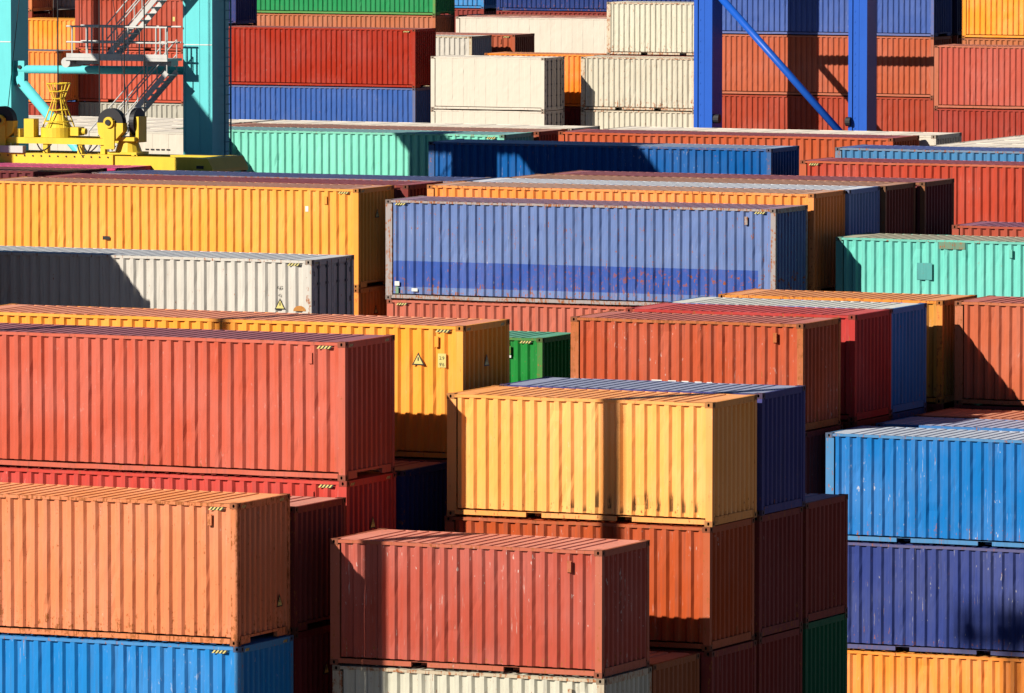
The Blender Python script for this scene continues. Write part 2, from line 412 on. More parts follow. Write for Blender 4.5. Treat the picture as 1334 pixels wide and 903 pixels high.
def door_end(root, L, H, m, mdark):
    z0, z1 = 0.19, H - 0.15
    for s in (-1, 1):
        ya, yb = (0.012, W / 2 - 0.14) if s > 0 else (-W / 2 + 0.14, -0.012)
        mb = MB(); nb = 5
        mb.box(L / 2 - .075, L / 2 - .040, ya, yb, z0, z1)
        hh = (z1 - z0) / nb
        for k in range(nb): mb.box(L / 2 - .040, L / 2 - .030, ya + .07, yb - .07, z0 + hh * k + .05, z0 + hh * (k + 1) - .05)
        leaf = obj('door', mb.mesh('door'), m, root)
        for q in (0.28, 0.72):
            y = ya + (yb - ya) * q; rb = MB().tube((L / 2 - .008, y, z0 - .10), (L / 2 - .008, y, z1 + .09), .018, 8)
            for zz in (z0 + .05, z0 + .55, z0 + 1.1, z1 - .45, z1 - .05): rb.box(L / 2 - .03, L / 2 + .004, y - .05, y + .05, zz - .03, zz + .03)
            obj('lock_rod', rb.mesh('lock_rod'), mdark, leaf)
        for k in range(4):
            zz = z0 + .2 + k * (z1 - z0 - .4) / 3; yh = yb if s > 0 else ya
            obj('hinge', MB().box(L / 2 - .05, L / 2 - .006, yh - .07, yh + .07, zz - .06, zz + .06).mesh('hinge'), mdark, leaf)

def container(label, L, H, xR, y, zb, color, roof=None, frame=None, fade=.4, rust=.18, scr=.2, dirt=.35, kind='corr', doors=False, fork=None,
              stripes=(), vent=None, tris=(), extra=None, band=None, scuff=None, group='stacked shipping containers'):
    i = MARKN[0]; MARKN[0] += 1
    root = thing('shipping_container', label, 'container', (xR - L / 2, y + W / 2, zb), group)
    sd = R.uniform(0, 60)
    m = paint('paint_%d' % i, color, fade, rust, scr, dirt, seed=sd, band=band, scuff=scuff)
    mr = paint('roof_paint_%d' % i, roof or color, .5, rust * .8 + .1, .1, .35, low=0, seed=sd + 3, spec=.04)
    mf = paint('frame_paint_%d' % i, frame or color, .3, min(1, rust * 2.0 + .22), scr * .6, .3, low=0.3, seed=sd + 9)
    mc = paint('casting_paint_%d' % i, tuple(.38 * a + .62 * b for a, b in zip(frame or color, (.06, .035, .022))), .2, .55, .1, .4, low=0, seed=sd + 5)
    if fork is None: fork = L < 7 and kind != 'flat'
    v = i % 3
    obj('floor_frame', floor_mesh(L), mf, root)
    obj('side_panel', side_mesh(L, H, kind, v), m, root)
    obj('side_panel', side_mesh(L, H, kind, v), m, root, rot=(0, 0, math.pi))
    if doors: door_end(root, L, H, m, plain('door_gear_%d' % i, (.10, .09, .09), .6))
    else: obj('end_panel', end_mesh(L, H), m, root)
    obj('end_panel', end_mesh(L, H), m, root, rot=(0, 0, math.pi))
    obj('roof_panel', roof_mesh(L, H, kind), mr, root)
    for rz in (0, math.pi):
        obj('top_rail', rail_mesh(L, H), mf, root, loc=(0, 0, H), rot=(0, 0, rz))
        obj('bottom_rail', sill_mesh(L, fork), mf, root, rot=(0, 0, rz))
        obj('end_header', header_mesh(L, H), mf, root, rot=(0, 0, rz))
        obj('end_sill', esill_mesh(L, H), mf, root, rot=(0, 0, rz))
    for sx in (1, -1):
        for sy in (1, -1):
            obj('corner_post', post_mesh(H, .155 if sx > 0 else .215), mf, root, loc=(sx * L / 2, -sy * W / 2, 0), scale=(sx, sy, 1))
            obj('corner_casting', casting_mesh(), [mc, HOLE_SHADE], root, loc=(sx * L / 2, -sy * W / 2, H - .002), scale=(sx, sy, 1))
            obj('corner_casting', casting_mesh(), [mc, HOLE_SHADE], root, loc=(sx * L / 2, -sy * W / 2, .001), scale=(sx, sy, -1))
    yf = -W / 2
    if 'r' in stripes: obj('hazard_stripe', stripe_mesh(4, .32, .062), [YELLOWP, BLACKP], root, loc=(L / 2 - .66, yf + .003, H - .155))
    if 'l' in stripes: obj('hazard_stripe', stripe_mesh(4, .32, .062), [YELLOWP, BLACKP], root, loc=(-L / 2 + .30, yf + .003, H - .155))
    if 'e' in stripes:
        for yy in (-W / 2 + .20, W / 2 - .48): obj('hazard_stripe', stripe_mesh(3, .18, .055), [YELLOWP, BLACKP], root, loc=(L / 2 - .005, yy, H - .115), rot=(0, 0, math.pi / 2))
    if vent: obj('ventilator', VENT(), mf, root, loc=(L / 2 - vent, yf + .012, H - .36))
    for t in tris:
        if t[0] == 'f': obj('warning_triangle', tri_mesh(.30), [YELLOWP, BLACKP], root, loc=(t[1], yf + .007, t[2]))
        else: obj('warning_triangle', tri_mesh(.28), [YELLOWP, BLACKP], root, loc=(L / 2 - .016, t[1], t[2]), rot=(0, 0, math.pi / 2))
    if extra: extra(root, L, H, m, mf)
    return root

def buried(L, H):
    def f():
        mb = MB()
        for me in (side_mesh(L, H, 'corr', 0), end_mesh(L, H), roof_mesh(L, H, 'corr')):
            for s in ((1, 1), (-1, -1)):
                if me.name.startswith('roof') and s[0] < 0: continue
                o = len(mb.v); mb.v += [(p.co.x * s[0], p.co.y * s[1], p.co.z) for p in me.vertices]
                for p in me.polygons: mb.f.append(tuple(o + q for q in p.vertices)); mb.m.append(0)
        for sx in (1, -1):
            for sy in (1, -1):
                xa, xb = sorted((sx * L / 2, sx * (L / 2 - .16))); ya, yb = sorted((sy * W / 2, sy * (W / 2 - .14))); mb.box(xa, xb, ya, yb, 0.002, H - .002)
        for sy in (1, -1):
            ya, yb = sorted((sy * (W / 2 - .005), sy * (W / 2 - .07)))
            mb.box(-L / 2 + .17, L / 2 - .17, ya, yb, .03, .15); mb.box(-L / 2 + .17, L / 2 - .17, ya, yb, H - .08, H - .01)
        return mb.mesh('container_body')
    return cached(('buried', L, H), f)
HID = [paint('under_paint_%d' % k, tuple(.5 * x for x in c)) for k, c in enumerate(((.42, .09, .05), (.05, .12, .35), (.55, .2, .08), (.33, .06, .05)))]

def stack(xR, y, L, tiers):
    z = 0.0
    for t in tiers:
        if isinstance(t, float):
            o = obj('shipping_container', buried(L, t), HID[R.randrange(4)], loc=(xR - L / 2, y + W / 2, z))
            o['label'] = 'shipping container buried low in the stacks, out of sight'; o['category'] = 'container'; o['group'] = 'containers buried in the stacks'
            z += t
        else:
            k = dict(t); dx = k.pop('dx', 0); H = k.pop('H')
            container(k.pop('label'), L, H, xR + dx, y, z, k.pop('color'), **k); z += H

# ------------------------------------------------------------------ ground
def ground_mat():
    m, N, K, b = new_mat('yard_concrete'); tc = N.new('ShaderNodeTexCoord')
    a = noise(N, K, tc.outputs['Object'], 0.15, 5); c = noise(N, K, tc.outputs['Object'], 30, 3)
    K.new(mixc(N, K, mathn(N, K, 'MULTIPLY', mathn(N, K, 'ADD', a, c), 0.5), (0.13, 0.108, 0.082), (0.20, 0.165, 0.125)), b.inputs['Base Color']); b.inputs['Roughness'].default_value = 0.85
    return m
mbg = MB(); mbg.poly([(-2500, -500, -.004), (1500, -500, -.004), (1500, 3500, -.004), (-2500, 3500, -.004)])
g = obj('ground', mbg.mesh('ground'), ground_mat()); g['kind'] = 'structure'

# ------------------------------------------------------------------ palette (paint base colours)
ORANGE = (.76, .268, .125); CORAL = (.64, .122, .068); SCARLET = (.68, .075, .055); YELLOW = (.82, .47, .075); SAND = (.86, .56, .19)
BRICK = (.535, .10, .064); RUSTO = (.56, .10, .028); VERM = (.58, .105, .042); LAV = (.165, .25, .53); WHITEGREY = (.72, .68, .61)
MINT = (.25, .80, .62); MINT2 = (.19, .72, .61); BLUE = (.006, .12, .42); SKYB = (.012, .21, .62); CAPRI = (.02, .26, .70); NAVY = (.045, .07, .28)
DNAVY = (.035, .04, .16); GREEN = (.010, .27, .04); CREAM = (.72, .66, .52); REEFER = (.80, .72, .60); MAROON = (.23, .035, .035); DKRED = (.30, .05, .04)
FARRED = (.42, .032, .014); RBROWN = (.56, .13, .06); PINKRED = (.58, .118, .08); REDAC = (.58, .075, .04); MAGENTA = (.72, .06, .22)
def base(c, k=.52):                                       # paint reflectance; yellows and oranges keep a strong red
    r, g, b = (x * k for x in c)
    if c[0] > .6 and c[1] > .3 and c[2] < .2: r, g, b = min(.72, r * 1.45), g * .95, b * .70
    elif c[0] > .6 and .2 < c[1] <= .3: r, g = min(.6, r * 1.15), g * 1.05
    return (r, g, b)
def C(label, H, color, roof=None, frame=None, **k):
    fr = tuple(.45 * a + .55 * b for a, b in zip(color, frame)) if frame else color
    return dict(label=label, H=H, color=base(color), frame=base(fr), roof=base(roof or color, .80), **k)  # roofs lightened: extra sun and sky sheen is put into their colour

# ---- small extras
def plate(root, name, x, z, w, h, mat, off=.006):
    return obj(name, MB().box(-w / 2, w / 2, -.003, .004, -h / 2, h / 2).mesh(name), mat, root, loc=(x, -W / 2 + off, z))
def yellow_sign(root, L, H, m, mf):
    p = plate(root, 'height_sign', L / 2 - .50, H - .76, .19, .30, YELLOWP)
    for zz, t in ((.02, '2.9'), (-.12, "9'6")):
        o = obj('sign_text', cached(('txt', t), lambda: text_mesh('sign_text', t, .10)), BLACKP, p, loc=(0, -.006, zz), rot=(math.pi / 2, 0, 0))
def blue_extra(root, L, H, m, mf):
    plate(root, 'white_sticker', -L / 2 + .37, 0.47, .15, .13, WHITEP); plate(root, 'white_sticker', -L / 2 + .93, .30, .19, .09, WHITEP)
    plate(root, 'green_patch', -L / 2 + .37, .28, .09, .20, paint('patch_green', (.12, .20, .13), .3, .1, .1, .2), .009)
def grey_extra(root, L, H, m, mf):
    obj('capacity_code', text_mesh('capacity_code', 'KG', .12), BLACKP, root, loc=(L / 2 - .86, -W / 2 + .006, H - .74), rot=(math.pi / 2, 0, 0))
    obj('capacity_code', text_mesh('capacity_code', '45', .10), BLACKP, root, loc=(L / 2 - .86, -W / 2 + .006, H - .92), rot=(math.pi / 2, 0, 0))
    mb = MB(); mb.poly([(.17 * math.cos(t * math.pi / 12), 0, .13 * math.sin(t * math.pi / 12)) for t in range(13)])
    mb.poly([(.17 * math.cos(t * math.pi / 12), .003, .13 * math.sin(t * math.pi / 12)) for t in range(13)])
    obj('round_sticker', mb.mesh('round_sticker'), paint('sticker_orange', (.30, .13, .03), .3, .2, .5, .2), root, loc=(L / 2 - .33, -W / 2 + .007, H - 1.26))
def letters_L(root, L, H, m, mf):
    for k, (u, w) in enumerate(((-.72, .36), (-.30, .28), (.06, .24), (.42, .24), (.73, .18))): plate(root, 'white_lettering', -.08 + u * .95, 1.055 - .004 * k, w * .74, .16, WHITEP)
def vent_mint(root, L, H, m, mf):
    plate(root, 'repair_patch', -L / 2 + 2.72, H - .92, .46, .48, paint('patch_mint', (.06, .23, .22), .2, .1, .1, .3))
    plate(root, 'olive_panel', -L / 2 + 3.55, H - .17, .80, .20, paint('patch_olive', (.10, .17, .12), .3, .5, .2, .5), .004)  # olive panel along the top rail, darker than the mint
def far_letters(root, L, H, m, mf):
    for k in range(5): plate(root, 'lettering', L / 2 - 1.55 + k * .20, H - .62, .13, .05, BLACKP)
def golden_extra(root, L, H, m, mf):
    plate(root, 'white_sticker', L / 2 - 1.66, H - .62, .10, .16, WHITEP); plate(root, 'dark_plate', L / 2 - 8.2, H - 1.62, .24, .10, BLACKP)
def green_extra(root, L, H, m, mf):
    plate(root, 'yellow_plate', L / 2 - .80, 1.58, .14, .16, YELLOWP); plate(root, 'white_box', L / 2 - .95, H - .42, .09, .26, WHITEP)
def white_marks(root, L, H, m, mf):
    for k in (0, 1): plate(root, 'white_stroke', L / 2 - .85 + k * .55, H - 1.2, .14, .55, WHITEP)

# ================================================================== BLOCK 1 (nearest)
Y1 = [137.24 + 2.733 * k for k in range(7)]
stack(-67.72, Y1[0], L40, [HC,
    C('sky blue container under the big orange one at the lower left corner', HC, CAPRI, dx=.07, rust=.1, scr=.35, stripes='re', frame=(.10, .30, .58), fade=.3),
    C('bright orange container with rusty foot, standing on the blue one at lower left', HC, ORANGE, rust=.46, scr=.25, stripes='re', vent=.62, frame=(.66, .24, .10), roof=(.66, .36, .18), dirt=.25, tris=(('e', .75, .62),))])
stack(-67.76, Y1[1], L40, [HC,
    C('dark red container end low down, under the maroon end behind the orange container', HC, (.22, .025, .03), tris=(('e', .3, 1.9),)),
    C('maroon container end tucked right behind the bright orange container', ST, (.26, .05, .045), roof=(.60, .26, .20), rust=.25)])
stack(-67.92, Y1[2], L40, [HC, HC,
    C('scarlet container sandwiched under the large coral red container at the left', HC, SCARLET, stripes='re', vent=.80, tris=(('e', .1, 1.80),), dx=.03, rust=.1, dirt=.2),
    C('large coral red container with hazard stripes, top of its stack at the left', HC, CORAL, roof=(.34, .13, .15), stripes='re', vent=.80, rust=.08, dirt=.2, scr=.15, fade=.5, frame=(.68, .18, .12))])
stack(-67.88, Y1[3], L40, [HC, HC, C('navy container end between the scarlet container and the sand yellow one', HC, DNAVY, roof=(.30, .12, .10))])
stack(-67.73, Y1[4], L40, [HC, HC, HC,
    C('long yellow container with warning triangle and height sign, behind the coral red one', HC, YELLOW, roof=(.66, .27, .16), stripes='re', vent=.62, tris=(('f', L40 / 2 - 1.06, 2.02), ('e', .05, 1.95)), extra=yellow_sign, rust=.05, dirt=.12, fade=.2, scr=.08)])
stack(-60.91, Y1[1], L20, [ST,
    C('cream container under the brick red short one at the bottom edge of the picture', ST, (.70, .68, .55), dx=.05, rust=.42, scr=.3, frame=(.56, .40, .24), dirt=.4, vent=.75),
    C('brick red short container in front, casting shade on the rust red wall behind', ST, BRICK, roof=(.62, .24, .18), rust=.22, scr=.9, frame=(.60, .20, .11), vent=.72, dirt=.35, fade=.6)])
stack(-60.95, Y1[2], L20, [ST,
    C('rust brown low container between the brick red and the rust red short stacks', ST, (.42, .13, .05), roof=(.44, .20, .12), rust=.4)])
stack(-60.80, Y1[3], L20, [ST,
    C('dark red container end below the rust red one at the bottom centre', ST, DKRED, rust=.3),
    C('rust red container directly under the sand yellow short container', ST, RUSTO, rust=.25, scr=.45, frame=(.58, .16, .07), dx=-.05),
    C('sand yellow short container with black scrapes, top of its stack in the centre', ST, SAND, roof=(.66, .40, .18), rust=.12, scr=.2, fade=.35, dirt=.12, frame=(.70, .40, .14), scuff=(.2, .85, -.4, 2.75, .2807, .20))])
stack(-60.86, Y1[4], L20, [ST,
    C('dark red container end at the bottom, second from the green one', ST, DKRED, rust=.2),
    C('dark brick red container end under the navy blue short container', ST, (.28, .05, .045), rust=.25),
    C('navy blue short container with pale roof right behind the sand yellow one', ST, (.075, .075, .27), roof=(.30, .33, .46), rust=.1, scr=.1, dx=.05)])
stack(-61.05, Y1[5] + .35, L20, [ST,
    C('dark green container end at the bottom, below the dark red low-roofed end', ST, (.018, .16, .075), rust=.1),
    C('dark red container with visible purple roof, right of the navy blue short one', ST, (.33, .06, .045), roof=(.36, .24, .32), rust=.2)])

# ================================================================== BLOCK 2
stack(-80.83, 167.92, L40, [HC, HC, HC,
    C('off-white container with door end, warning triangle and a big shadow on its side', HC, WHITEGREY, roof=(.56, .58, .60), doors=True, stripes='re', tris=(('f', L40 / 2 - .86, 1.66),), extra=grey_extra, rust=.22, scr=.1, dirt=.3)])
stack(-81.40, 183.10, L40, [HC, HC,
    C('bright green container peeping out between yellow and brick red stacks', HC, GREEN, roof=(.12, .38, .25), frame=(.16, .30, .10), stripes='r', vent=.95, extra=green_extra, rust=.2)])
stack(-68.05, 168.36, L20, [ST, ST,
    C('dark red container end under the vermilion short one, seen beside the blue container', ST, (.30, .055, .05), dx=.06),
    C('vermilion short container with white lettering, front of the four-deep row', ST, VERM, roof=(.52, .17, .13), rust=.36, scr=.5, vent=.72, frame=(.58, .22, .07), extra=letters_L, dirt=.4)])
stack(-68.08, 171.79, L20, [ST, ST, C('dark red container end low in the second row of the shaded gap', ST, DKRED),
    C('crimson container with red roof, second in the four-deep row', ST, (.58, .055, .05), roof=(.56, .10, .09), rust=.15, scr=.2)])
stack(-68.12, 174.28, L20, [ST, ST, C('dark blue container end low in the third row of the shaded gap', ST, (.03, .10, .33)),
    C('blue container with pale grey roof, third in the four-deep row', ST, (.08, .26, .68), roof=(.66, .66, .60), rust=.1, scr=.2)])
stack(-68.08, 177.70, L20, [ST, ST, ST,
    C('amber container with orange roof, last in the four-deep row', ST, (.62, .30, .05), roof=(.66, .30, .12), frame=(.70, .36, .07), rust=.3, dirt=.5)])
stack(-61.46, 168.49, L20, [
    C('amber yellow container standing on the ground at the lower right corner', ST, (.78, .38, .085), rust=.1, scr=.15, dirt=.15, dx=.03),
    C('faded navy container with fork pockets between the sky blue and amber ones', ST, NAVY, rust=.12, scr=.75, frame=(.20, .18, .28), fade=.9, dx=-.02),
    C('sky blue scratched short container on top of the navy one at the right', ST, SKYB, roof=(.50, .56, .66), rust=.12, scr=.8, frame=(.16, .36, .56), dirt=.3, fade=.45)])
stack(-61.40, 171.60, L20, [ST, ST, C('blue container with pale lavender roof right behind the sky blue one', ST, (.06, .24, .60), roof=(.40, .42, .56), rust=.1)])
stack(-61.45, 174.32, L20, [ST, ST, C('low container with red-orange roof in front of the half-shaded red wall', ST, (.52, .16, .08), roof=(.60, .22, .12), rust=.1)])
stack(-55.55, 177.66, L40, [ST, ST, ST,
    C('orange-red container with a diagonal shadow at the right edge, above the blue roofs', ST, (.62, .15, .07), roof=(.52, .16, .12), frame=(.60, .22, .10), rust=.25, scr=.2)])
# added unseen stack past the left edge, casting the shadow on the off-white container
for yy in (161.0, 163.74): stack(-88.75, yy - 2.438 + .06, L40, [HC, HC, HC, HC, HC])

# ================================================================== BLOCK 3
stack(-94.48, 199.41, L40, [HC, HC,
    C('amber container post and dark end under the long yellow one, left of the faded blue', HC, (.74, .36, .08), rust=.25, tris=(('e', .0, 2.1),)),
    C('long golden yellow container at the left, above the off-white one', HC, (.80, .49, .11), roof=(.52, .26, .18), stripes='re', vent=1.05, rust=.06, dirt=.12, fade=.2, scr=.1, frame=(.74, .40, .10), tris=(('e', .1, 2.0),), extra=golden_extra)])
stack(-94.10, 202.00, L40, [HC, HC, HC, C('maroon container with dark red roof right behind the golden yellow one', HC, (.25, .05, .045), roof=(.32, .09, .10))])
stack(-93.80, 204.90, L40, [HC, HC, HC, C('slate blue container with dark navy roof, third row behind the golden yellow one', HC, (.24, .25, .36), roof=(.10, .12, .26), rust=.35, frame=(.34, .24, .22))])
stack(-106.75, 204.95, L40, [HC, HC, HC, C('dark maroon container at the left edge, in front of the pink one', HC, (.18, .04, .045), roof=(.24, .09, .10), stripes='e')])
stack(-106.37, 207.63, L40, [HC, HC, HC, C('hot pink container just below the yellow spreader beam', HC, MAGENTA, roof=(.60, .10, .26), rust=.1, dirt=.1)])
stack(-81.57, 199.71, L40, [HC, HC,
    C('coral brown container under the faded blue one', ST, (.62, .16, .10), stripes='l', dx=.04, rust=.12),
    C('large faded blue container with a darker band along its foot, in the middle', HC, LAV, roof=(.30, .20, .28), frame=(.66, .50, .26), stripes='lr', vent=.90, extra=blue_extra, rust=.48, scr=.45, dirt=.3, fade=.6, band=(.38, 1.13, L40 / 2 - .55, (.006, .035, .22)))])
stack(-81.50, 202.42, L40, [HC, HC, HC, C('amber container with tan roof directly behind the faded blue one', HC, (.78, .38, .11), roof=(.56, .34, .24), frame=(.62, .36, .15), rust=.25)])
stack(-81.40, 204.90, L40, [HC, HC, HC, C('blue container with whitish roof, second row behind the faded blue one', HC, (.24, .36, .68), roof=(.66, .68, .72), rust=.1)])
stack(-81.25, 207.38, L40, [HC, HC, HC, C('brown container with tan roof, third row behind the faded blue one', HC, (.27, .07, .05), roof=(.48, .26, .17), frame=(.36, .22, .10))])
stack(-81.03, 210.00, L40, [HC, HC, HC, C('maroon container closing the row behind the faded blue one', HC, (.22, .05, .05), roof=(.34, .12, .13), frame=(.45, .22, .09))])
stack(-74.80, 202.50, L20, [ST, ST, ST, C('mint green short container with a square patch at the right', ST, MINT2, roof=(.46, .44, .32), vent=.72, extra=vent_mint, rust=.12, scr=.1, dirt=.15, frame=(.18, .54, .42))])
stack(-67.85, 209.65, L40, [ST, ST, ST, C('red container roof edge just behind the mint green short one', ST, (.50, .10, .06), roof=(.30, .12, .18))])

# ================================================================== BLOCK 4
stack(-93.35, 228.14, L40, [HC, HC, HC, C('royal blue container crossed by dark crane shadows in the upper middle', HC, BLUE, roof=(.30, .38, .52), rust=.2, scr=.5, frame=(.10, .17, .34), dirt=.25)])
stack(-79.76, 227.18, L40, [HC, HC, ST, C('salmon red container with hazard stripe at the right, right of the royal blue one', HC, REDAC, roof=(.36, .09, .11), frame=(.62, .20, .09), stripes='l', rust=.12)])
stack(-79.66, 229.95, L40, [HC, HC, HC, C('steel blue container top behind the salmon red one at the right', HC, (.07, .26, .52), roof=(.10, .14, .36), frame=(.30, .32, .34), rust=.3, scr=.3)])
for k, nm in enumerate(('first', 'second', 'third', 'fourth')):
    stack(-77.40, 232.60 + k * 2.62, L40, [HC, HC, HC, C('%s cream refrigerated container roof behind the steel blue one at the right' % nm, HC, REEFER, kind='flat', rust=.0, scr=.05, dirt=.1, fade=.1)])
stack(-105.37, 233.84, L40, [HC, HC, HC, C('long mint container beside the turquoise crane leg', HC, MINT, roof=(.25, .46, .46), stripes='r', rust=.08, scr=.1, dirt=.1, frame=(.24, .62, .44), fade=.25)])
stack(-105.30, 236.55, L40, [HC, HC, HC, C('rust brown container behind the long mint one', HC, (.42, .10, .05), roof=(.42, .22, .16))])
stack(-105.30, 239.30, L40, [HC, HC, HC, C('cream refrigerated container roof behind the rust brown one', HC, REEFER, kind='flat', rust=.0, scr=.05, dirt=.1)])
stack(-92.60, 237.02, L40, [HC, HC, HC, C('orange-red container behind the royal blue one', HC, (.60, .12, .045), roof=(.34, .10, .11), rust=.12)])
stack(-92.10, 239.70, L40, [HC, HC, HC, C('cream refrigerated container roof behind the orange-red one', HC, REEFER, kind='flat', rust=.1, scr=.05, dirt=.1)])
for k, nm in enumerate(('front', 'second', 'third', 'rearmost')):
    stack(-115.94 if k == 0 else -117.7, 231.22 + k * 2.62, L40, [HC, HC, HC, C('%s of the four white refrigerated containers behind the yellow spreader' % nm, HC, REEFER, kind='flat', rust=.0, scr=.05, dirt=.1, fade=.1, frame=(.62, .60, .52), extra=far_letters if k == 0 else None)])

# ================================================================== BLOCK 5 (far stacks)
stack(-158.0, 340.0, L40, [HC, HC, C('cobalt blue container under the dark red one in the far stack', HC, (.055, .14, .46), frame=(.24, .22, .24), rust=.12),
    C('dark red long container with shaded end in the far stack, right of the turquoise leg', HC, FARRED, roof=(.45, .16, .13), stripes='r', rust=.08, dirt=.2)])
stack(-169.3, 343.0, L20, [HC, HC, HC, HC, C('navy container end squeezed between turquoise leg and green container', HC, (.045, .06, .22))])
stack(-150.0, 337.6, L20, [ST, ST, C('lower white refrigerated container with doors, under its twin in the far row', ST, REEFER, kind='flat', doors=True, rust=.02, scr=.05, dirt=.1, fade=.1, fork=False),
    C('upper white refrigerated container with lock-bar doors in the far row', ST, REEFER, kind='flat', doors=True, rust=.02, scr=.05, dirt=.1, fade=.1, fork=False)])
stack(-143.2, 340.3, L20, [ST, ST, C('bottom one of the three rusty cream containers beside the blue crane leg', ST, CREAM, rust=.30, frame=(.68, .56, .40)),
    C('rust-stained cream container, middle of three beside the blue crane leg', ST, CREAM, rust=.45, scr=.1, frame=(.68, .54, .38))])
stack(-143.05, 343.1, L20, [ST, ST, ST, ST, C('topmost rusty cream container beside the blue crane leg', ST, (.74, .70, .56), rust=.36, frame=(.68, .52, .36))])
stack(-149.55, 342.95, L20, [ST, ST, C('dark maroon container under the orange one, behind the lock-bar doors', ST, (.20, .04, .05)), C('orange container partly hidden between white doors and cream container', ST, (.76, .31, .035), roof=(.66, .30, .14), rust=.05)])
stack(-159.05, 349.0, L20, [HC, HC, ST, C('small white container with yellow corner above the white refrigerated pair', ST, (.70, .66, .58), frame=(.60, .44, .20), rust=.2)])
stack(-158.20, 352.4, L20, [HC, HC, ST, C('small rust red container with striped corner above the refrigerated pair', ST, (.48, .11, .05), roof=(.55, .25, .20), stripes='r', vent=.8)])
stack(-153.21, 360.91, L40, [HC, HC, HC, C('long white refrigerated container at the top, left of the rusty cream ones', HC, REEFER, kind='flat', rust=.05, scr=.05, dirt=.1, roof=(.60, .34, .28))])
stack(-154.3, 363.70, L40, [HC, HC, HC, C('brown container roof strip above the long white refrigerated one', HC, (.45, .15, .08), roof=(.55, .24, .15))])
stack(-167.00, 361.86, L40, [HC, HC, HC, C('light brown container below the green one at the top', HC, (.58, .19, .09), extra=white_marks),
    C('green container cut by the top edge of the picture', HC, (.03, .33, .11), frame=(.24, .40, .10), rust=.05)])
stack(-170.1, 374.8, L20, [HC, HC, HC, HC, C('light blue container sliver at the top, right of the green one', HC, (.05, .30, .70))])
stack(-155.9, 372.0, L40, [HC, HC, HC, HC, C('dark navy container at the top edge above the white roof', HC, (.03, .06, .24))])
stack(-143.4, 371.6, L40, [HC, HC, HC, HC, C('slate container sliver at the top edge above the topmost cream one', HC, (.10, .13, .20))])
stack(-130.53, 339.37, L40, [HC, HC, C('brick red container at the foot between the two blue crane legs', HC, (.46, .07, .035), rust=.06),
    C('salmon brown container between the two blue crane legs, middle tier', HC, RBROWN, rust=.1, frame=(.55, .20, .12)),
    C('denim blue container at the top between the two blue crane legs', HC, (.075, .14, .44), rust=.05, frame=(.20, .22, .44))])
for k in range(2): stack(-130.4, 342.15 + k * 2.7, L40, [HC, HC, HC, HC, C('navy container end in the dark notch at the top right' if k == 0 else 'black-looking container end deepest in the dark notch, top right', HC, (.03, .04, .14))])
stack(-113.97, 328.07, L40, [HC, HC, C('deep red container under the pinkish one at the right edge', HC, (.42, .055, .035), rust=.06),
    C('pinkish red container at the right edge in the far stack', HC, PINKRED, roof=(.55, .2, .14), frame=(.56, .22, .11), rust=.15)])
stack(-116.73, 338.84, L40, [HC, HC, HC, C('brown container strip under the golden one at the top right corner', HC, (.58, .19, .08), rust=.1),
    C('golden container at the top right corner', HC, (.80, .42, .06), rust=.05, dirt=.1)])
# left of the turquoise leg
stack(-169.95, 338.5, L20, [ST, ST, C('grey cream container at the foot behind the crane stairs', ST, (.56, .53, .44), rust=.1),
    C('tomato red container behind the pipe brace of the turquoise crane', ST, (.64, .11, .06), rust=.06, scr=.1),
    C('brick red container behind the crane platform railing at the top', ST, (.52, .095, .055), rust=.06, extra=lambda r, L, H, m, mf: plate(r, 'yellow_plate', L / 2 - .55, 1.6, .12, .22, YELLOWP))])
stack(-175.79, 336.61, L40, [ST, ST, C('red container below the orange one at the far left', ST, (.48, .08, .05), fork=False), C('orange container with shaded end at the far left, under the yellow one', ST, (.76, .34, .085), roof=(.24, .26, .30), rust=.2, fork=True)])  # grey roof tone has the shade lying on that roof painted in
stack(-183.24, 357.5, L20, [HC, HC, ST, C('golden yellow container at the top left behind crane ropes', HC, (.80, .41, .06), rust=.05, dirt=.1, frame=(.72, .35, .09))])
stack(-189.4, 359.3, L20, [HC, HC, HC, HC, C('salmon container piece at the top left corner', HC, (.62, .19, .10), frame=(.60, .26, .08))])
stack(-184.1, 363.2, L20, [HC, HC, HC, HC, C('white container piece at the top left, above the golden yellow one', HC, (.72, .66, .56))])

# ================================================================== gantry cranes, spreader, masts
def part(name, mb, mat, parent, root, smooth=False):
    o = obj(name, mb.mesh(name, 1, smooth), mat, parent)
    if parent is root: o.location = tuple(-c for c in root.location)
    return o

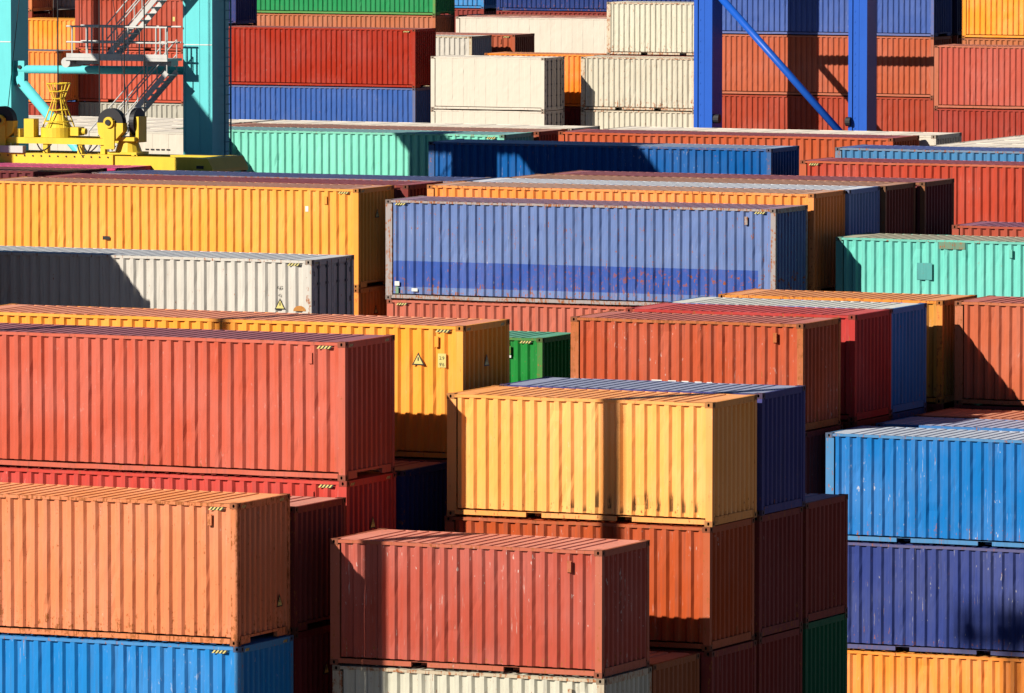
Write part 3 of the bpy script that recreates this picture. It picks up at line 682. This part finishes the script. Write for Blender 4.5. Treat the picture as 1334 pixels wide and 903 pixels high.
def gantry(label, mat, dark, legs, wid, ys, dep, root_loc, pipes, top=19.5):
    root = thing('gantry_crane', label, 'crane', root_loc)
    for y in ys:
        for xl in legs:
            leg = part('leg', MB().box(xl, xl + wid, y, y + dep, 2.3, top if xl == legs[1] else top + .39), mat, root, root)
            for q in (.06, .55): part('weld_seam', MB().box(xl + wid * q, xl + wid * q + .025, y - .012, y - .001, 2.4, top - .1), mat, leg, root)
            part('flange_line', MB().box(xl + .01, xl + wid - .01, y - .010, y - .002, 15.0, 15.03), WHITEP, leg, root)
        xa, xb = legs[0] - 1.2, legs[1] + wid + 1.2
        part('sill_beam', MB().box(xa, xb, y + .05, y + dep - .05, 1.25, 2.28), mat, root, root)
        for xc in (xa + .9, xa + 2.7, xb - 2.7, xb - .9):
            w = part('wheel', MB().tube((xc, y + .15, .78), (xc, y + dep - .15, .78), .78, 24), RUBBER, root, root)
            part('rim', MB().tube((xc, y + .10, .78), (xc, y + dep - .10, .78), .42, 16), mat, w, root)
        for p0, p1, r in pipes: part('brace_pipe', MB().tube((p0[0], y + dep / 2 - .25, p0[1]), (p1[0], y + dep / 2 - .25, p1[1]), r, 18), mat, root, root, True)
    for xl, sgn in zip(legs, (-1, 1)):
        xi = xl + wid if sgn < 0 else xl                    # inner edge of the girder
        B = lambda mb, a, b, *r: mb.box(*sorted((xi + sgn * a, xi + sgn * b)), *r)
        ya, yb = min(ys) - .4, max(ys) + dep + 1.2
        if sgn < 0:
            part('girder', B(MB(), 0, 1.0, ya, yb, top + .4, top + 1.5), mat, root, root); continue
        gd = part('girder', B(MB(), 0, 1.6, ya, yb, top + .01, top + 1.5), mat, root, root)
        part('walkway', B(MB(), 1.61, 2.55, ya, yb, top + 1.0, top + 1.08), dark, gd, root)
        for yc in range(int(ya) + 3, int(yb) - 2, 5): part('electrical_cabinet', B(MB(), 1.75, 2.5, yc, yc + 3.8, top + 1.085, top + 2.5), mat, gd, root)
    ym = max(ys) - 5.6
    part('trolley', MB().box(legs[0] - .6, legs[1] + wid + .6, ym - .2, ym + .25, top + 1.52, top + 1.95).box(legs[0] - .6, legs[1] + wid + .6, ym + 2.2, ym + 2.65, top + 1.52, top + 1.95)
         .box(legs[0] + 1.6, legs[1] - 1.2, ym - .1, ym + 2.5, top + 1.96, top + 3.4), mat, root, root)
    return root

TURQ = plain('turquoise_paint', (.085, .40, .42), .4, var=.12); TURQD = plain('turquoise_deck', (.05, .18, .22), .6)
CBLUE = plain('crane_blue_paint', (.006, .06, .32), .4, var=.12); YEL = plain('spreader_yellow', (.52, .37, .03), .45, var=.25)
RAIL = plain('railing_grey_white', (.36, .36, .35), .5, var=.3); ROPE = plain('wire_rope', (.02, .02, .022), .6, var=0); SHEAVE = plain('sheave_black', (.015, .015, .018), .5, var=.2)

tq = gantry('turquoise gantry crane with leg, pipe braces and stairs at the upper left', TURQ, TURQD, (-116.72, -109.48), 1.04, (201.0, 218.0), 1.2, (-112.6, 206.0, 0),
    [((-115.7, 14.12), (-109.45, 14.17), .135), ((-115.62, 13.85), (-109.4, 7.35), .175)])
gus = part('gusset_plate', MB().box(-115.68, -115.33, 218.24, 218.32, 13.6, 14.4), TURQ, tq, tq)
for z in (13.62, 14.2): part('bolt', MB().tube((-115.48, 218.18, z), (-115.48, 218.26, z), .06, 12), SHEAVE, gus, tq)
lad = part('ladder', MB().tube((-108.30, 218.62, 3), (-108.30, 218.62, 19), .028, 8).tube((-108.30, 219.05, 3), (-108.30, 219.05, 19), .028, 8), TURQD, tq, tq)
rg = MB()
for k in range(52): rg.tube((-108.30, 218.62, 3.2 + .3 * k), (-108.30, 219.05, 3.2 + .3 * k), .016, 6)
part('rungs', rg, TURQD, lad, tq)
# platform with railings
pl = part('platform', MB().box(-113.15, -109.49, 216.9, 217.95, 14.50, 14.58).tube((-113.15, 216.95, 14.42), (-113.15, 217.9, 14.42), .16, 18), RAIL, tq, tq)
part('bracket', MB().box(-110.5, -109.5, 217.2, 217.7, 14.34, 14.495).box(-112.9, -112.3, 217.2, 217.7, 14.36, 14.495), RAIL, pl, tq)
for y, xs in ((216.93, (-112.9, -112.35, -112.2, -111.8, -111.4, -110.9, -109.9, -109.75, -109.55)), (217.92, (-112.9, -112.0, -111.0, -110.0))):
    for x in xs: part('railing_post', MB().tube((x, y, 14.58), (x, y, 15.58), .028, 8), RAIL, pl, tq)
    for z in (15.58, 15.08): part('handrail', MB().tube((-113.1, y, z), (-109.5, y, z), .03, 8), RAIL, pl, tq)
part('toe_board', MB().box(-113.1, -109.5, 216.90, 216.915, 14.585, 14.72), RAIL, pl, tq)
# stairs
def stairs(p0, p1, y0, y1, n):
    d = Vector((p1[0] - p0[0], 0, p1[1] - p0[1]))
    st = part('stairs', MB().beam((p0[0], y0, p0[1]), (p1[0], y0, p1[1]), .035, .17).beam((p0[0], y1, p0[1]), (p1[0], y1, p1[1]), .035, .17), RAIL, tq, tq)
    for k in range(n):
        q = (k + .5) / n; x, z = p0[0] + d.x * q, p0[1] + d.z * q
        part('tread', MB().box(x - .13, x + .13, y0 + .03, y1 - .03, z - .02, z + .02), RAIL, st, tq)
    for y in (y0, y1):
        for h in (.55, 1.02):
            part('handrail', MB().tube((p0[0] - .0, y, p0[1] + h), (p1[0], y, p1[1] + h), .022, 8), RAIL, st, tq)
        for k in range(5):
            q = k / 4; part('railing_post', MB().tube((p0[0] + d.x * q, y, p0[1] + d.z * q), (p0[0] + d.x * q, y, p0[1] + d.z * q + 1.02), .02, 6), RAIL, st, tq)
stairs((-111.75, 14.62), (-109.2, 17.35), 217.1, 217.8, 13)
stairs((-109.6, 14.15), (-112.4, 11.2), 217.1, 217.8, 14)

bq = gantry('royal blue gantry crane with two legs and a diagonal pipe at the upper right', CBLUE, plain('blue_deck', (.03, .08, .25), .6), (-140.47, -132.60), .94, (333.6, 358.0), 1.25, (-136.4, 347.0, 0),
    [((-139.6, 13.75), (-132.55, 13.75), .20), ((-139.6, 13.85), (-132.5, 6.55), .175)])
part('motor_box', MB().tube((-139.52, 333.85, 7.75), (-139.24, 333.85, 7.75), .22, 12), SHEAVE, bq, bq)
part('motor_box', MB().tube((-132.66, 333.52, 7.75), (-132.42, 333.52, 7.75), .22, 12), SHEAVE, bq, bq)

# ---- spreader hanging from the turquoise crane
sp = thing('spreader', 'yellow container spreader with black sheaves hanging under the turquoise crane', 'spreader', (-109.7, 210.5, 11.4))
def spt(name, mb, mat, parent=None, smooth=False): return part(name, mb, mat, parent or sp, sp, smooth)
cx0 = -109.7
mbm = MB()
for y in (209.55, 211.0): mbm.box(-111.75, -107.66, y, y + .42, 11.44, 11.88)
for x in (-111.7, -109.9, -108.1): mbm.box(x, x + .3, 209.97, 211.0, 11.5, 11.84)
spt('main_beam', mbm, YEL)
for s in (1, -1):
    X = lambda d: cx0 + s * d
    def bx(mb, a, b, *r): x0, x1 = sorted((X(a), X(b))); return mb.box(x0, x1, *r)
    t = MB()
    for y in (209.62, 211.06): bx(t, 2.06, 5.15, y, y + .32, 11.43, 11.84)
    tb = spt('telescopic_beam', t, YEL)
    e = MB(); i = len(e.v)
    prof = [(4.95, 11.40), (5.62, 11.40), (5.62, 11.50), (5.42, 11.84), (4.95, 11.84)]
    for y in (209.28, 211.72): e.v += [(X(a), y, z) for a, z in prof]
    e.f += [(0, 1, 2, 3, 4), (5, 6, 7, 8, 9)] + [(k, (k + 1) % 5, 5 + (k + 1) % 5, 5 + k) for k in range(5)]; e.m += [0] * 7
    eb = spt('end_beam', e, YEL)
    for y in (209.33, 211.60): spt('twistlock', bx(MB(), 5.44, 5.58, y, y + .1, 11.26, 11.39), SHEAVE, eb)
    pb = bx(MB(), 5.05, 5.30, 209.275, 209.279, 11.52, 11.62); spt('label_panel', pb, SHEAVE, eb)
    # sheave block
    pd = MB(); bx(pd, 1.75, 2.75, 209.75, 210.6, 11.885, 11.96); pd.tube((X(2.25), 210.2, 11.96), (X(2.25), 210.2, 12.30), .42, 16, r1=.30); bx(pd, 1.88, 2.65, 209.8, 210.55, 12.30, 12.42)
    bl = spt('sheave_block', pd, YEL)
    h = MB(); k = len(h.v); pr = [(1.45, 12.86), (2.35, 12.86), (2.35, 12.60), (2.05, 12.30), (1.75, 12.30), (1.5, 12.5)]
    for y in (209.62, 209.92): h.v += [(X(a), y, z) for a, z in pr]
    h.f += [tuple(range(6)), tuple(range(6, 12))] + [(q, (q + 1) % 6, 6 + (q + 1) % 6, 6 + q) for q in range(6)]; h.m += [0] * 8
    spt('sheave_housing', h, YEL, bl)
    bx(h2 := MB(), 1.72, 2.08, 209.56, 209.615, 12.05, 12.95); spt('axle_plate', h2, YEL, bl)
    sh = spt('sheave', MB().tube((X(1.9), 209.64, 12.88), (X(1.9), 209.90, 12.88), .43, 32), SHEAVE, bl)
    spt('hub', MB().tube((X(1.9), 209.50, 12.88), (X(1.9), 209.60, 12.88), .17, 18), YEL, bl); spt('axle', MB().tube((X(1.9), 209.46, 12.88), (X(1.9), 209.505, 12.88), .09, 14), SHEAVE, bl)
    spt('sheave', MB().tube((X(2.42), 210.3, 12.88), (X(2.58), 210.3, 12.88), .43, 32), SHEAVE, bl)
    h3 = MB(); bx(h3, 2.60, 2.70, 210.0, 210.55, 12.25, 13.05); bx(h3, 2.36, 2.41, 210.05, 210.55, 12.25, 12.9); spt('sheave_housing', h3, YEL, bl)
ub = MB()
for y in (209.7, 210.95): ub.box(-111.6, -107.9, y, y + .3, 12.17, 12.36)
spt('headblock_beam', ub, YEL)
for x in (-111.3, -110.2, -109.0, -108.2): spt('headblock_strut', MB().box(x, x + .16, 209.75, 209.95, 11.885, 12.165), YEL)
spt('hydraulic_box', MB().box(-111.55, -110.75, 209.45, 209.68, 11.89, 12.10), RAIL)
spt('junction_box', MB().box(-110.86, -110.52, 209.75, 210.1, 12.365, 12.93).box(-111.2, -111.0, 209.75, 210.0, 12.365, 12.62), YEL)
ct = (-109.93, 210.3)
dr = spt('cable_basket', MB().tube((*ct, 12.365), (*ct, 12.66), .56, 28).tube((*ct, 12.66), (*ct, 13.10), .42, 24, r1=.14), YEL)
spt('drive_motor', MB().box(-109.4, -109.12, 210.05, 210.45, 12.42, 12.68).tube((-109.12, 210.25, 12.55), (-108.95, 210.25, 12.55), .10, 12), YEL, dr)
tw = MB()
for k in range(6):
    t = k * math.pi / 3 + .3; c, s = math.cos(t), math.sin(t)
    tw.tube((ct[0] + .50 * c, ct[1] + .50 * s, 12.66), (ct[0] + .17 * c, ct[1] + .17 * s, 13.55), .022, 6).tube((ct[0] + .17 * c, ct[1] + .17 * s, 13.55), (ct[0] + .36 * c, ct[1] + .36 * s, 14.02), .022, 6)
for z, r in ((12.85, .44), (13.2, .31), (13.55, .18), (13.78, .275), (14.02, .37)):
    for k in range(16):
        a, b = 2 * math.pi * k / 16, 2 * math.pi * (k + 1) / 16
        tw.tube((ct[0] + r * math.cos(a), ct[1] + r * math.sin(a), z), (ct[0] + r * math.cos(b), ct[1] + r * math.sin(b), z), .02, 6)
spt('basket_frame', tw, YEL, dr)
for k, (x, dz) in enumerate(((-111.1, .28), (-108.75, .22), (-108.45, .34), (-110.35, .2))):
    hs_ = MB(); pts = [(x + .5 * q / 10 * (1 if k % 2 else -1), 209.66 - .10 * math.sin(math.pi * q / 10), 12.17 - dz * math.sin(math.pi * q / 10)) for q in range(11)]
    for p, q in zip(pts, pts[1:]): hs_.tube(p, q, .022, 6)
    spt('hydraulic_hose', hs_, SHEAVE)
for k in range(14): spt('bolt', MB().tube((-111.6 + .29 * k, 209.53, 11.80), (-111.6 + .29 * k, 209.55, 11.80), .028, 8), SHEAVE)
for xl in (-140.47, -132.60):
    tr = part('cable_tray', MB().box(xl + .10, xl + .22, 333.54, 333.595, 2.4, 19.2), CBLUE, bq, bq)
    for k in range(12): part('splice_plate', MB().box(xl + .30, xl + .36, 333.585, 333.598, 7.4 + .5 * k, 7.46 + .5 * k), CBLUE, tr, bq)
# hoist ropes, each one a thing
for (x, y, z, x2, y2), where in zip(((-108.23, 209.77, 12.9, -108.23, 209.77), (-107.37, 209.77, 12.9, -107.37, 209.77), (-107.16, 210.72, 12.9, -107.16, 210.72), (-107.3, 209.9, 13.3, -108.9, 210.6), (-112.4, 210.72, 12.9, -112.4, 210.72), (-109.95, 210.3, 13.6, -109.95, 210.3), (-111.6, 209.9, 12.4, -110.9, 210.6)),
        ('dropping to the left edge of the large black sheave', 'dropping to the right edge of the large black sheave', 'dropping to the narrow upright sheave', 'slanting down to the large black sheave', 'at the left edge of the picture', 'dropping into the yellow cable basket', 'slanting in front of the golden container at top left')):
    o = obj('hoist_rope', MB().tube((x, y, z), (x2, y2, 21.2), .022 if 'slant' not in where else .012, 8).mesh('hoist_rope'), ROPE)
    o['label'] = 'black steel rope ' + where; o['category'] = 'rope'; o['group'] = 'ropes of the spreader'

# ---- floodlight masts standing beyond the left edge of the picture; their shadows cross the stacks
def mast(x, y, h, where):
    root = thing('light_mast', 'steel floodlight mast beyond the left edge, ' + where, 'mast', (x, y, 0), 'floodlight masts')
    obj('pole', MB().tube((0, 0, 0), (0, 0, h), .31, 16, r1=.15).mesh('pole', 1, True), GALV, root)
    obj('base_plate', MB().box(-.5, .5, -.5, .5, 0, .06).mesh('base_plate'), GALV, root)
    hd = obj('head_frame', MB().box(-1.5, 1.5, -.12, .12, h - 1.0, h - .85).box(-1.5, 1.5, -.06, .06, h - .1, h - .02).mesh('head_frame'), GALV, root)
    for k in range(4):
        fx = -1.2 + .8 * k
        obj('floodlight', MB().box(fx - .2, fx + .2, -.35, .1, h - .82, h - .28).mesh('floodlight'), RUBBER, hd)
mast(-72.37, 128.0, 33.0, 'nearest to the brick red short container')
mast(-89.5, 118.0, 34.9, 'left of the nearer mast')
mast(-180.97, 327.0, 26.0, 'far back by the distant stacks')
